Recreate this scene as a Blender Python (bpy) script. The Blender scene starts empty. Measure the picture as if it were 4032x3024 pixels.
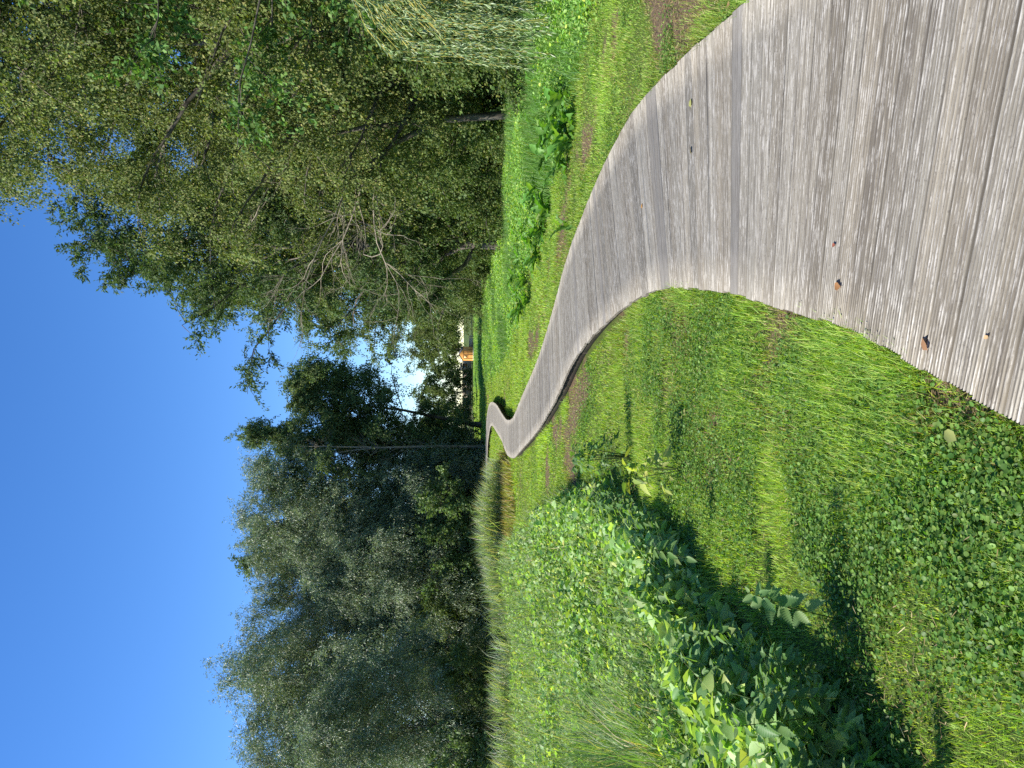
import bpy, math
import numpy as np
from math import radians as RAD, pi, sin, cos

RNG = np.random.default_rng(11)
scene = bpy.context.scene
COL = scene.collection

# ------------------------------------------------------------------ helpers
def nrm(v):
    return v / np.maximum(np.linalg.norm(v, axis=-1, keepdims=True), 1e-9)

def sm(a, b, x):
    t = np.clip((np.asarray(x, float) - a) / (b - a), 0, 1)
    return t * t * (3 - 2 * t)

def hash2(ix, iy, seed):
    h = (ix.astype(np.int64) * 374761393 + iy.astype(np.int64) * 668265263 + seed * 1442695041) & 0x7fffffff
    h = ((h ^ (h >> 13)) * 1274126177) & 0x7fffffff
    h = (h ^ (h >> 16)) & 0xffff
    return h / 65535.0

def vnoise(x, y, seed=0):
    x = np.asarray(x, float); y = np.asarray(y, float)
    ix = np.floor(x); iy = np.floor(y)
    fx = x - ix; fy = y - iy
    fx = fx * fx * (3 - 2 * fx); fy = fy * fy * (3 - 2 * fy)
    a = hash2(ix, iy, seed); b = hash2(ix + 1, iy, seed)
    c = hash2(ix, iy + 1, seed); d = hash2(ix + 1, iy + 1, seed)
    return (a * (1 - fx) + b * fx) * (1 - fy) + (c * (1 - fx) + d * fx) * fy

def fbm(x, y, seed=0, n=4):
    s = 0; a = .5; t = 0
    for i in range(n):
        s = s + a * vnoise(x * 2 ** i, y * 2 ** i, seed + i * 17); t += a; a *= .55
    return s / t

def mesh_from(name, V, T, col=None, attrs=None, smooth=False):
    """triangle mesh from arrays"""
    me = bpy.data.meshes.new(name)
    V = np.ascontiguousarray(V, np.float32); T = np.ascontiguousarray(T, np.int32)
    me.vertices.add(len(V)); me.vertices.foreach_set("co", V.ravel())
    me.loops.add(T.size); me.loops.foreach_set("vertex_index", T.ravel())
    me.polygons.add(len(T)); me.polygons.foreach_set("loop_start", np.arange(0, T.size, T.shape[1], dtype=np.int32))
    me.update(calc_edges=True)
    if col is not None:
        a = me.attributes.new("col", 'FLOAT_COLOR', 'POINT')
        c = np.ones((len(V), 4), np.float32); c[:, :3] = col
        a.data.foreach_set("color", c.ravel())
    for k, v in (attrs or {}).items():
        v = np.asarray(v, np.float32)
        if v.ndim == 1:
            a = me.attributes.new(k, 'FLOAT', 'POINT'); a.data.foreach_set("value", v)
        else:
            a = me.attributes.new(k, 'FLOAT_VECTOR', 'POINT'); a.data.foreach_set("vector", v.ravel())
    if smooth:
        me.polygons.foreach_set("use_smooth", np.ones(len(T), bool))
    return me

def link(name, me, mat=None, parent=None, **props):
    o = bpy.data.objects.new(name, me); COL.objects.link(o)
    if mat is not None and me is not None and not me.materials:
        me.materials.append(mat)
    if parent is not None:
        o.parent = parent
    for k, v in props.items():
        if v is not None: o[k] = v
    return o

def empty(name, loc, label, category, group=None, rz=0., scale=1.):
    o = bpy.data.objects.new(name, None); COL.objects.link(o)
    o.empty_display_size = .2
    o.location = loc; o.rotation_euler = (0, 0, rz)
    o.scale = (scale,) * 3 if np.isscalar(scale) else scale
    o['label'] = label; o['category'] = category
    if group: o['group'] = group
    return o

# leaf templates: (u along, v across, w lift), triangles
def tpl(pts, tris): return np.array(pts, float), np.array(tris, int)
DIAMOND = tpl([(0,0,0),(.45,.5,.10),(1,0,0),(.45,-.5,.10)], [(0,2,1),(0,3,2)])
OVAL = tpl([(0,0,0),(.3,.46,.1),(.7,.36,.06),(1,0,-.1),(.7,-.36,.06),(.3,-.46,.1),(.5,0,-.02)],
           [(0,6,1),(1,6,2),(2,6,3),(3,6,4),(4,6,5),(5,6,0)])
HEART = tpl([(0.08,0,0),(-.08,.26,.06),(.2,.5,.09),(.6,.33,.03),(1,0,-.18),(.6,-.33,.03),(.2,-.5,.09),(-.08,-.26,.06),(.45,0,-.04)],
            [(0,8,1),(1,8,2),(2,8,3),(3,8,4),(4,8,5),(5,8,6),(6,8,7),(7,8,0)])
HEX = tpl([(0,0,0),(.15,.42,.12),(.6,.5,.15),(1,.2,.05),(1,-.2,.05),(.6,-.5,.15),(.15,-.42,.12)],
          [(0,2,1),(0,3,2),(0,4,3),(0,5,4),(0,6,5)])
BLADE = tpl([(0,-.5,0),(0,.5,0),(.35,.5,.0),(.35,-.5,.0),(.72,.36,-.09),(.72,-.36,-.09),(1,0,-.26)],
            [(0,2,1),(0,3,2),(3,4,2),(3,5,4),(5,6,4)])
BLADE3 = tpl([(0,-.5,0),(0,.5,0),(.55,.42,-.05),(.55,-.42,-.05),(1,0,-.22)], [(0,2,1),(0,3,2),(3,4,2)])
def serrated(n=9):
    L = []; 
    pts = [(0,0,0)]
    for side in (1,-1):
        for i in range(n):
            u0 = (i + .15) / n; u1 = (i + .95) / n
            prof = lambda u: .5 * (sin(pi * min(1, u ** .62)) ** .8) * (1 - .12 * u)
            pts.append((u0, side * prof(u0) * .84, .10 * (1 - u0) - .22 * u0 * u0))
            pts.append((u1, side * (prof(u1 * .93) * 1.06), .10 * (1 - u1) - .22 * u1 * u1))
    mid = []
    nn = len(pts)
    for i in range(2 * n):
        u = (i + 1) / (2 * n); pts.append((u, 0, -.22 * u * u - .05)); mid.append(nn + i)
    tris = []
    for s in range(2):
        b = 1 + s * 2 * n
        prevm = 0; prevp = 0
        for i in range(2 * n):
            p = b + i; m = mid[i]
            a = [(prevm, m, p)]
            if prevp: a.append((prevm, p, prevp))
            for t in a: tris.append(t if s == 0 else t[::-1])
            prevm = m; prevp = p
    return tpl(pts, tris)
SERR = serrated()
def bigleaf():
    pts = []; tris = []
    n = 8
    for i in range(n + 1):
        u = i / n
        w = .5 * sin(pi * min(1, max(.02, u) ** .75)) ** .75 if i < n else 0
        wave = .06 * sin(u * 19)
        z = .34 * u - .62 * u * u
        pts += [(u, w, z + .10 * w + wave), (u, 0, z - .04), (u, -w, z + .10 * w - wave)]
    for i in range(n):
        a = 3 * i
        for k in (0, 1):
            tris += [(a+k, a+k+1, a+k+4), (a+k, a+k+4, a+k+3)]
    return tpl(pts, tris)
BIG = bigleaf()

def leaves(pos, d, n, L, W, col, t=DIAMOND, bend=None):
    """N leaves -> V, T, C arrays"""
    P, Tr = t
    N = len(pos)
    d = nrm(d); s = nrm(np.cross(n, d)); n2 = np.cross(d, s)
    L = np.broadcast_to(np.asarray(L, float), (N,)); W = np.broadcast_to(np.asarray(W, float), (N,))
    lift = P[None, :, 2] * (1 if bend is None else np.asarray(bend)[:, None])
    V = (pos[:, None, :] + (P[None, :, 0] * L[:, None])[..., None] * d[:, None]
         + (P[None, :, 1] * W[:, None])[..., None] * s[:, None]
         + (lift * L[:, None])[..., None] * n2[:, None])
    k = len(P)
    T = (Tr[None] + (np.arange(N) * k)[:, None, None]).reshape(-1, 3)
    C = np.repeat(np.broadcast_to(col, (N, 3)), k, axis=0)
    return V.reshape(-1, 3), T, C

def merge(parts):
    Vs, Ts, Cs = [], [], []; o = 0
    for V, T, C in parts:
        Vs.append(V); Ts.append(T + o); Cs.append(C); o += len(V)
    return np.concatenate(Vs), np.concatenate(Ts), np.concatenate(Cs)

def tubes(lines, sides=5):
    """lines: list of (points (k,3), radii (k,)) -> V, T"""
    Vs, Ts = [], []; o = 0
    ang = np.arange(sides) * 2 * pi / sides
    ca, sa = np.cos(ang), np.sin(ang)
    for P, r in lines:
        P = np.asarray(P, float); r = np.asarray(r, float)
        k = len(P)
        tg = nrm(np.gradient(P, axis=0))
        ref = np.where(np.abs(tg[:, 2:3]) > .9, [[1., 0, 0]], [[0, 0, 1.]])
        a = nrm(np.cross(tg, ref)); b = np.cross(tg, a)
        V = P[:, None] + r[:, None, None] * (ca[None, :, None] * a[:, None] + sa[None, :, None] * b[:, None])
        Vs.append(V.reshape(-1, 3))
        i = np.arange(k - 1)[:, None] * sides; j = np.arange(sides)[None]; j2 = (j + 1) % sides
        q = np.stack([i + j, i + j2, i + sides + j2, i + sides + j], -1).reshape(-1, 4) + o
        Ts.append(q[:, [0, 1, 2]]); Ts.append(q[:, [0, 2, 3]])
        o += k * sides
    return np.concatenate(Vs), np.concatenate(Ts)

def box(x0, x1, y0, y1, z0, z1):
    V = np.array([(x, y, z) for z in (z0, z1) for y in (y0, y1) for x in (x0, x1)], float)
    Q = np.array([(0,2,3,1),(4,5,7,6),(0,1,5,4),(2,6,7,3),(0,4,6,2),(1,3,7,5)])
    return V, np.concatenate([Q[:, [0,1,2]], Q[:, [0,2,3]]])
def boxes(lst):
    Vs, Ts = [], []; o = 0
    for b in lst:
        V, T = box(*b) if len(b) == 6 and np.isscalar(b[0]) else b
        Vs.append(V); Ts.append(T + o); o += len(V)
    return np.concatenate(Vs), np.concatenate(Ts)

# ------------------------------------------------------------------ materials
def new_mat(name):
    m = bpy.data.materials.new(name); m.use_nodes = True
    nt = m.node_tree; nt.nodes.clear()
    return m, nt, nt.nodes, nt.links

def leaf_mat(name, trans=.35, rough=.5, spec=.4, tboost=(1.25, 1.35, .55)):
    m, nt, N, Lk = new_mat(name)
    out = N.new('ShaderNodeOutputMaterial'); at = N.new('ShaderNodeAttribute'); at.attribute_name = 'col'
    p = N.new('ShaderNodeBsdfPrincipled'); p.inputs['Roughness'].default_value = rough
    p.inputs['Specular IOR Level'].default_value = spec
    tr = N.new('ShaderNodeBsdfTranslucent')
    mu = N.new('ShaderNodeMix'); mu.data_type = 'RGBA'; mu.blend_type = 'MULTIPLY'; mu.inputs[0].default_value = 1
    mu.inputs[7].default_value = (*tboost, 1)
    mx = N.new('ShaderNodeMixShader'); mx.inputs[0].default_value = trans
    Lk.new(at.outputs['Color'], p.inputs['Base Color']); Lk.new(at.outputs['Color'], mu.inputs[6])
    Lk.new(mu.outputs[2], tr.inputs['Color'])
    Lk.new(p.outputs[0], mx.inputs[1]); Lk.new(tr.outputs[0], mx.inputs[2]); Lk.new(mx.outputs[0], out.inputs[0])
    return m

def noise_mat(name, c1, c2, scale=8., rough=.85, stretch=(1, 1, 1), detail=6, bump=.0, lo=.35, hi=.65):
    m, nt, N, Lk = new_mat(name)
    out = N.new('ShaderNodeOutputMaterial'); p = N.new('ShaderNodeBsdfPrincipled'); p.inputs['Roughness'].default_value = rough
    p.inputs['Specular IOR Level'].default_value = .25
    tc = N.new('ShaderNodeTexCoord'); mp = N.new('ShaderNodeMapping'); mp.inputs['Scale'].default_value = stretch
    no = N.new('ShaderNodeTexNoise'); no.inputs['Scale'].default_value = scale; no.inputs['Detail'].default_value = detail
    no.inputs['Roughness'].default_value = .65
    cr = N.new('ShaderNodeValToRGB'); cr.color_ramp.elements[0].position = lo; cr.color_ramp.elements[1].position = hi
    cr.color_ramp.elements[0].color = (*c1, 1); cr.color_ramp.elements[1].color = (*c2, 1)
    Lk.new(tc.outputs['Object'], mp.inputs[0]); Lk.new(mp.outputs[0], no.inputs['Vector'])
    Lk.new(no.outputs['Fac'], cr.inputs[0]); Lk.new(cr.outputs[0], p.inputs['Base Color']); Lk.new(p.outputs[0], out.inputs[0])
    if bump:
        b = N.new('ShaderNodeBump'); b.inputs['Strength'].default_value = bump; b.inputs['Distance'].default_value = .02
        Lk.new(no.outputs['Fac'], b.inputs['Height']); Lk.new(b.outputs[0], p.inputs['Normal'])
    return m

M_tree = leaf_mat('tree_leaf', .32, .6, .2)
M_willow = leaf_mat('willow_leaf', .25, .42, .5, (1.2, 1.3, .7))
M_herb = leaf_mat('herb_leaf', .42, .5, .3, (1.35, 1.5, .4))
M_grass = leaf_mat('grass_blade', .45, .5, .3, (1.45, 1.5, .35))
M_dry = leaf_mat('dry_leaf', .2, .6, .25, (1.2, 1., .6))
M_bark = noise_mat('bark', (.045, .038, .028), (.16, .14, .11), 6, .9, (1, 1, .25), bump=.5)
M_palebark = noise_mat('pale_bark', (.16, .13, .09), (.36, .31, .23), 9, .9, (1, 1, .4), bump=.3)
M_darkwood = noise_mat('dark_wood', (.02, .017, .013), (.055, .045, .035), 14, .85, bump=.3)

# ------------------------------------------------------------------ camera
F, PITCH, EYE = 3028., RAD(3.66), 1.58
fw = np.array([0, cos(PITCH), -sin(PITCH)]); cxv = np.array([0, -sin(PITCH), -cos(PITCH)])
cam_d = bpy.data.cameras.new('camera'); cam = bpy.data.objects.new('camera', cam_d); COL.objects.link(cam)
cam_d.sensor_fit = 'HORIZONTAL'; cam_d.sensor_width = 36; cam_d.lens = 36 * F / 4032
cam_d.clip_start = .05; cam_d.clip_end = 3000
from mathutils import Matrix
cam.matrix_world = Matrix(((cxv[0], 1, -fw[0], 0), (cxv[1], 0, -fw[1], 0), (cxv[2], 0, -fw[2], EYE), (0, 0, 0, 1)))
scene.camera = cam

def at(x, y, z=0.):
    """ground point seen at a photograph pixel"""
    d = fw + (x - 2016) / F * cxv + np.array([1., 0, 0]) * (1512 - y) / F
    t = (z - EYE) / d[2]
    return np.array([d[0] * t, d[1] * t, z])

# ------------------------------------------------------------------ light
SUN_AZ, SUN_EL = RAD(98), RAD(42)       # azimuth: left of the view direction
sun_dir = np.array([-sin(SUN_AZ) * cos(SUN_EL), cos(SUN_AZ) * cos(SUN_EL), sin(SUN_EL)])
sd = bpy.data.lights.new('sun', 'SUN'); so = bpy.data.objects.new('sun', sd); COL.objects.link(so)
sd.energy = 4.8; sd.angle = RAD(.53); sd.color = (1, .95, .86)
from mathutils import Vector
so.rotation_euler = Vector(sun_dir).to_track_quat('Z', 'Y').to_euler(); so.location = (0, 0, 40)
w = bpy.data.worlds.new('World'); scene.world = w; w.use_nodes = True
wn = w.node_tree.nodes; wl = w.node_tree.links
bg = wn['Background']; bg.inputs['Strength'].default_value = .115
sky = wn.new('ShaderNodeTexSky'); sky.sky_type = 'NISHITA'; sky.sun_disc = False
sky.sun_elevation = SUN_EL; sky.sun_rotation = -SUN_AZ
sky.altitude = 2800; sky.air_density = 1.25; sky.dust_density = .08; sky.ozone_density = 3.2
hs = wn.new('ShaderNodeHueSaturation'); hs.inputs['Saturation'].default_value = 1.25; hs.inputs['Hue'].default_value = .508
wl.new(sky.outputs[0], hs.inputs['Color']); wl.new(hs.outputs[0], bg.inputs['Color'])
scene.view_settings.view_transform = 'Standard'; scene.view_settings.look = 'None'
scene.view_settings.exposure = 1.04; scene.view_settings.gamma = 1
cy = scene.cycles
cy.max_bounces = 7; cy.diffuse_bounces = 3; cy.glossy_bounces = 2; cy.transmission_bounces = 4; cy.transparent_max_bounces = 4
cy.use_adaptive_sampling = True; cy.adaptive_threshold = .008; cy.use_denoising = False
cy.sample_clamp_indirect = 6

# ------------------------------------------------------------------ plan of the boardwalk: pairs of left and right edge points
PAIRS = [((-2.2,-4.2),(-.63,-4.73)),((-1.13,-1.),(.44,-1.53)),((-.12,2.07),(1.47,1.56)),((.03,2.5),(1.61,2.02)),((.14,2.8),(1.71,2.36)),((.25,3.16),(1.83,2.76)),((.43,3.98),(2.06,3.8)),((.52,4.38),(2.16,4.32)),
 ((.64,5.11),(2.33,5.3)),((.73,5.73),(2.45,6.15)),((.78,6.54),(2.54,7.2)),((.74,7.71),(2.47,8.5)),((.58,9.4),(2.25,10.05)),((.28,11.18),(1.9,11.7)),((-.26,13.04),(1.32,13.45)),
 ((-.63,14.6),(.85,15.0)),((-1.07,16.66),(.35,17.05)),((-1.84,21.09),(-.45,21.2)),((-2.31,23.96),(-1.06,24.3)),((-2.52,27),(-1.28,27.3)),
 ((-2.46,29.2),(-1.26,29.4)),((-2.32,31.36),(-1.19,31.4)),((-2.26,36.1),(-.98,36.1)),((-2.24,41),(-.97,41.6)),((-2.5,44.5),(-1.2,45.8)),((-2.99,46.68),(-1.7,49.07)),((-3.79,49.07),(-2.63,51.73)),
 ((-4.8,50.2),(-3.9,53.4)),((-7,51.5),(-6.5,55)),((-12,53),(-11.8,56.5))]
pl = np.array([p[0] for p in PAIRS], float); pr = np.array([p[1] for p in PAIRS], float)
def catmull(P, n=24):
    Q = np.vstack([2 * P[0] - P[1], P, 2 * P[-1] - P[-2]])
    out = []
    t = np.linspace(0, 1, n, endpoint=False)[:, None]
    for i in range(1, len(Q) - 2):
        a, b, c, d = Q[i-1], Q[i], Q[i+1], Q[i+2]
        m1 = (c - a) / 2; m2 = (d - b) / 2
        out.append((2*t**3-3*t**2+1)*b + (t**3-2*t**2+t)*m1 + (-2*t**3+3*t**2)*c + (t**3-t**2)*m2)
    out.append(P[-1:])
    return np.vstack(out)
dl, dr = catmull(pl), catmull(pr)
cen = (dl + dr) / 2
s = np.concatenate([[0], np.cumsum(np.linalg.norm(np.diff(cen, axis=0), axis=1))])
PITCHB = .146
nb = int(s[-1] / PITCHB)
sk = np.arange(nb + 1) * PITCHB
Lk_ = np.stack([np.interp(sk, s, dl[:, i]) for i in (0, 1)], 1)
Rk_ = np.stack([np.interp(sk, s, dr[:, i]) for i in (0, 1)], 1)

def on_path(x, y, grow=0.):
    """True where a point lies on the boardwalk"""
    yl = np.interp(y, dl[:600, 1], dl[:600, 0]); yr = np.interp(y, dr[:600, 1], dr[:600, 0])
    return yl, yr
# monotone-in-y edges up to the last turn
ml = slice(0, 24 * 27); 
def xl(y): return np.interp(y, dl[ml, 1], dl[ml, 0])
def xr(y): return np.interp(y, dr[ml, 1], dr[ml, 0])
def in_path(x, y, g=0.):
    a = (x > xl(y) - g) & (x < xr(y) + g) & (y < 49)
    t = (y >= 46) & (y < 56.8) & (x < -1.5) & (y > np.interp(x, [-12, -7, -4.8, -3.79, -2.99], [53, 51.5, 50.2, 49.07, 46.68]) - g) & (y < np.interp(x, [-11.8, -6.5, -3.9, -2.63, -1.7], [56.5, 55, 53.4, 51.73, 49.07]) + g)
    return a | t

BY = np.array([-6, 1., 2.8, 3.2, 3.9, 4.4, 4.9, 5.6, 6.2, 7.3, 9, 11.8, 14.3, 17, 20, 24, 28, 34])
BX = np.array([-2.4, -1.8, -1.36, -1.15, -1.18, -1.25, -1.12, -1.0, -.9, -1.0, -1.0, -1.55, -2.15, -2.8, -3.6, -4.8, -5.8, -7.5])
BX = BX - .22 * (1 - sm(8, 14, BY))
def xb(y): return np.interp(y, BY, BX)           # right boundary of the weedy bank
RY = np.array([-6, 5, 9.3, 11.3, 13.3, 18, 24, 32, 45, 60, 120])
RX = np.array([6.5, 5.3, 4.7, 4.4, 3.7, 2.9, 2.2, 1.3, .6, 0., -1.])
def xm(y): return np.interp(y, RY, RX)           # left boundary of the meadow on the right

def gz(x, y):
    x = np.asarray(x, float); y = np.asarray(y, float)
    zl = -.085 - .13 * sm(6, 9, y); zr = -.05 - .27 * sm(21, 27, y) * (1 - sm(46, 60, y))
    wgt = sm(xl(y) + .1, xr(y) - .1, x)
    z = zl * (1 - wgt) + zr * wgt
    z = z - .10 * (1 - wgt) * sm(40, 60, y) * 0
    z = z - (.62 * sm(-.05, 1.2, xb(y) - x) * (1 - sm(9, 16, y)) + .45 * sm(0, 4.5, xb(y) - x) * sm(9, 16, y)) * (1 - sm(44, 52, y))
    z = z + .10 * sm(3, 9, x - xr(y)) * (1 - sm(40, 60, y))
    z = z + (fbm(x * 1.3, y * 1.3, 5, 3) - .5) * .035
    return z

def bare(x, y):
    """0..1 worn soil patches of the lawn"""
    n = fbm(x * 1.1 + 3, y * .8, 21, 4)
    right = np.exp(-((x - xr(y) - 1.0 - .25 * np.sin(y)) / .55) ** 2) * (y < 26) * .165
    left = np.exp(-((xl(y) - x - .25) / .3) ** 2) * ((y > 5.8) & (y < 14)) * .085
    inner = np.exp(-((xl(y) - x - .8) / .7) ** 2) * ((y > 3.4) & (y < 9.5)) * .115
    return sm(.63, .76, n + right + left + inner - .10 * (y < 3.6))

# ------------------------------------------------------------------ ground
def axis(segs):
    out = []
    for a, b, st in segs: out.append(np.arange(a, b, st))
    return np.concatenate(out + [[segs[-1][1]]])
gx = axis([(-1500, -300, 200), (-300, -60, 30), (-60, -14, 2), (-14, -4, .5), (-4, 7, .09), (7, 14, .5), (14, 60, 2), (60, 300, 30), (300, 1500, 200)])
gy = axis([(-1500, -300, 200), (-300, -20, 35), (-20, 0, 1), (0, 15, .09), (15, 34, .25), (34, 70, .6), (70, 130, 3), (130, 400, 30), (400, 1500, 200)])
GX, GY = np.meshgrid(gx, gy)
GZ = gz(GX, GY)
V = np.stack([GX, GY, GZ], -1).reshape(-1, 3)
nx, ny = len(gx), len(gy)
i, j = np.meshgrid(np.arange(nx - 1), np.arange(ny - 1)); q = (j * nx + i).ravel()
T = np.stack([q, q + 1, q + nx + 1, q + nx], 1)
me = mesh_from('ground', V, T, attrs={'bare': bare(GX, GY).ravel() * ((GX > xb(GY)) & (GX < xm(GY))).ravel()}, smooth=True)
m, nt, N, Lk = new_mat('soil_and_turf')
out = N.new('ShaderNodeOutputMaterial'); p = N.new('ShaderNodeBsdfPrincipled'); p.inputs['Roughness'].default_value = .95
p.inputs['Specular IOR Level'].default_value = .1
tc = N.new('ShaderNodeTexCoord')
def noise(sc, det=6, r=.6):
    n = N.new('ShaderNodeTexNoise'); n.inputs['Scale'].default_value = sc; n.inputs['Detail'].default_value = det; n.inputs['Roughness'].default_value = r
    Lk.new(tc.outputs['Object'], n.inputs['Vector']); return n
def ramp(inp, c1, c2, lo, hi):
    c = N.new('ShaderNodeValToRGB'); e = c.color_ramp.elements
    e[0].position = lo; e[1].position = hi; e[0].color = (*c1, 1); e[1].color = (*c2, 1)
    Lk.new(inp, c.inputs[0]); return c
n1 = noise(3.1, 8, .7); n2 = noise(38, 5, .7); n3 = noise(.35, 4)
turf = ramp(n1.outputs['Fac'], (.03, .045, .012), (.075, .105, .022), .35, .65)
turf2 = ramp(n3.outputs['Fac'], (.06, .10, .02), (.10, .14, .03), .4, .62)
mt = N.new('ShaderNodeMix'); mt.data_type = 'RGBA'; mt.inputs[0].default_value = .45
Lk.new(turf.outputs[0], mt.inputs[6]); Lk.new(turf2.outputs[0], mt.inputs[7])
soil = ramp(n2.outputs['Fac'], (.055, .038, .025), (.21, .15, .095), .32, .7)
ab = N.new('ShaderNodeAttribute'); ab.attribute_name = 'bare'
mx = N.new('ShaderNodeMix'); mx.data_type = 'RGBA'
sb = N.new('ShaderNodeMath'); sb.operation = 'MULTIPLY_ADD'; sb.inputs[1].default_value = 1.5; sb.inputs[2].default_value = -.75
Lk.new(n2.outputs['Fac'], sb.inputs[0])
sc2 = N.new('ShaderNodeMath'); sc2.operation = 'MULTIPLY_ADD'; sc2.inputs[1].default_value = 1.6; sc2.use_clamp = True
Lk.new(ab.outputs['Fac'], sc2.inputs[0]); Lk.new(sb.outputs[0], sc2.inputs[2])
Lk.new(sc2.outputs[0], mx.inputs[0]); Lk.new(mt.outputs[2], mx.inputs[6]); Lk.new(soil.outputs[0], mx.inputs[7])
Lk.new(mx.outputs[2], p.inputs['Base Color']); Lk.new(p.outputs[0], out.inputs[0])
bp = N.new('ShaderNodeBump'); bp.inputs['Strength'].default_value = .6; bp.inputs['Distance'].default_value = .03
Lk.new(n2.outputs['Fac'], bp.inputs['Height']); Lk.new(bp.outputs[0], p.inputs['Normal'])
link('ground', me, m, kind='structure')

# ------------------------------------------------------------------ boardwalk
def board_profile(smooth, fine):
    a0, a1 = .02, .98
    if smooth or not fine:
        ph = [a0, a0, a0 + .03, a1 - .03, a1, a1]; z = [-.03, -.004, 0, 0, -.004, -.03]; tp = [0, 0, 1, 1, 0, 0]
        return np.array(ph), np.array(z), np.array(tp, float)
    n = 8; ph = [a0]; z = [-.03]; tp = [0]
    wd = (a1 - a0) / n
    for k in range(n):
        o = a0 + k * wd
        ph += [o + .17 * wd, o + .27 * wd, o + .68 * wd, o + .78 * wd]; z += [-.0075, 0, 0, -.0075]; tp += [0, 1, 1, 0]
    ph.append(a1); z.append(-.03); tp.append(0)
    return np.array(ph), np.array(z), np.array(tp, float)
Vs, Ts, Cs, Us, Tp = [], [], [], [], []; o = 0
smooth_ids = {}
for k in range(nb):
    c = (Lk_[k] + Rk_[k]) / 2
    fine = c[1] < 26
    r = RNG.random()
    is_s = r < .045
    ph, z, tp = board_profile(is_s, fine)
    jl, jr = RNG.normal(0, .005, 2)
    ax = nrm((Rk_[k] - Lk_[k])[None])[0]
    l0, l1, r0, r1 = Lk_[k] + ax * jl, Lk_[k+1] + ax * jl, Rk_[k] + ax * jr, Rk_[k+1] + ax * jr
    ln = np.linalg.norm(r0 - l0)
    dz = RNG.normal(0, .0012)
    cols = 7
    f = np.linspace(0, 1, cols)
    A = l0 + (l1 - l0) * ph[:, None]; B = r0 + (r1 - r0) * ph[:, None]
    XY = A[:, None] + (B - A)[:, None] * f[None, :, None]
    Z = np.broadcast_to((z + dz)[:, None], XY.shape[:2]) + (RNG.normal(0, .0006, cols))[None]
    P3 = np.concatenate([XY, Z[..., None]], -1)
    kk = len(ph)
    Vs.append(P3.reshape(-1, 3))
    a = np.arange(kk - 1)[:, None] * cols + np.arange(cols - 1)[None]
    Q = np.stack([a, a + 1, a + cols + 1, a + cols], -1).reshape(-1, 4)
    t = [Q[:, [0, 1, 2]], Q[:, [0, 2, 3]]]
    # end caps as fans
    for e in (0, cols - 1):
        idx = np.arange(kk) * cols + e
        t.append(np.stack([np.full(kk - 2, idx[0]), idx[1:-1], idx[2:]], 1))
    Ts.append(np.concatenate(t) + o); o += kk * cols
    g = RNG.random()
    base = np.array([.27, .24, .19]) * (1 - g) + np.array([.345, .325, .28]) * g
    base = base * RNG.uniform(.68, .95) * np.array([1.02, 1.0, .95])
    if is_s: base = np.array([.28, .265, .235]) * RNG.uniform(.62, .8)
    if RNG.random() < .09: base = base * .72
    Cs.append(np.broadcast_to(base, (kk * cols, 3)))
    U = np.stack([np.broadcast_to(f[None] * ln, (kk, cols)), np.broadcast_to(ph[:, None] * PITCHB + k * PITCHB, (kk, cols)), np.full((kk, cols), (k * 7.31) % 97)], -1)
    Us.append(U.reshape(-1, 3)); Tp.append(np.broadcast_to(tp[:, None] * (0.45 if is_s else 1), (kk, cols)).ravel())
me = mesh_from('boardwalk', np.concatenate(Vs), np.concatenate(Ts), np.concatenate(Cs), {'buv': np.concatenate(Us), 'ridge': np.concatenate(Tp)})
m, nt, N, Lk = new_mat('weathered_decking')
out = N.new('ShaderNodeOutputMaterial'); p = N.new('ShaderNodeBsdfPrincipled'); p.inputs['Roughness'].default_value = .78; p.inputs['Specular IOR Level'].default_value = .3
ac = N.new('ShaderNodeAttribute'); ac.attribute_name = 'col'
au = N.new('ShaderNodeAttribute'); au.attribute_name = 'buv'
ar = N.new('ShaderNodeAttribute'); ar.attribute_name = 'ridge'
def bn(scale, det, r, sc=1.):
    mp = N.new('ShaderNodeMapping'); mp.inputs['Scale'].default_value = scale
    n = N.new('ShaderNodeTexNoise'); n.inputs['Scale'].default_value = sc; n.inputs['Detail'].default_value = det; n.inputs['Roughness'].default_value = r
    Lk.new(au.outputs['Vector'], mp.inputs[0]); Lk.new(mp.outputs[0], n.inputs['Vector']); return n
def mapr(inp, a, b, c=0., d=1.):
    n = N.new('ShaderNodeMapRange'); n.inputs[1].default_value = a; n.inputs[2].default_value = b; n.inputs[3].default_value = c; n.inputs[4].default_value = d
    Lk.new(inp, n.inputs[0]); return n.outputs[0]
def math_(op, a, b):
    n = N.new('ShaderNodeMath'); n.operation = op
    for i_, v in enumerate((a, b)):
        if isinstance(v, (int, float)): n.inputs[i_].default_value = v
        else: Lk.new(v, n.inputs[i_])
    return n.outputs[0]
def mixc(f, a, b, mode='MIX'):
    n = N.new('ShaderNodeMix'); n.data_type = 'RGBA'; n.blend_type = mode
    for i_, v in ((0, f), (6, a), (7, b)):
        if isinstance(v, (int, float)): n.inputs[i_].default_value = v
        elif isinstance(v, tuple): n.inputs[i_].default_value = (*v, 1)
        else: Lk.new(v, n.inputs[i_])
    return n.outputs[2]
fine_n = bn((8, 165, .3), 6, .72); mid_n = bn((.7, 62, .3), 5, .65); big_n = bn((.9, 1.3, .0), 4, .6); fleck = bn((70, 260, .4), 3, .6)
c0 = mixc(mapr(mid_n.outputs['Fac'], .38, .66), ac.outputs['Color'], (.085, .072, .058))
c0 = mixc(.8, ac.outputs['Color'], c0)
wear = math_('MULTIPLY', mapr(fine_n.outputs['Fac'], .50, .62), mapr(big_n.outputs['Fac'], .25, .6, .5, 1.))
wear = math_('MULTIPLY', wear, ar.outputs['Fac'])
c1 = mixc(math_('MULTIPLY', wear, .85), c0, (.53, .50, .445))
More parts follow.
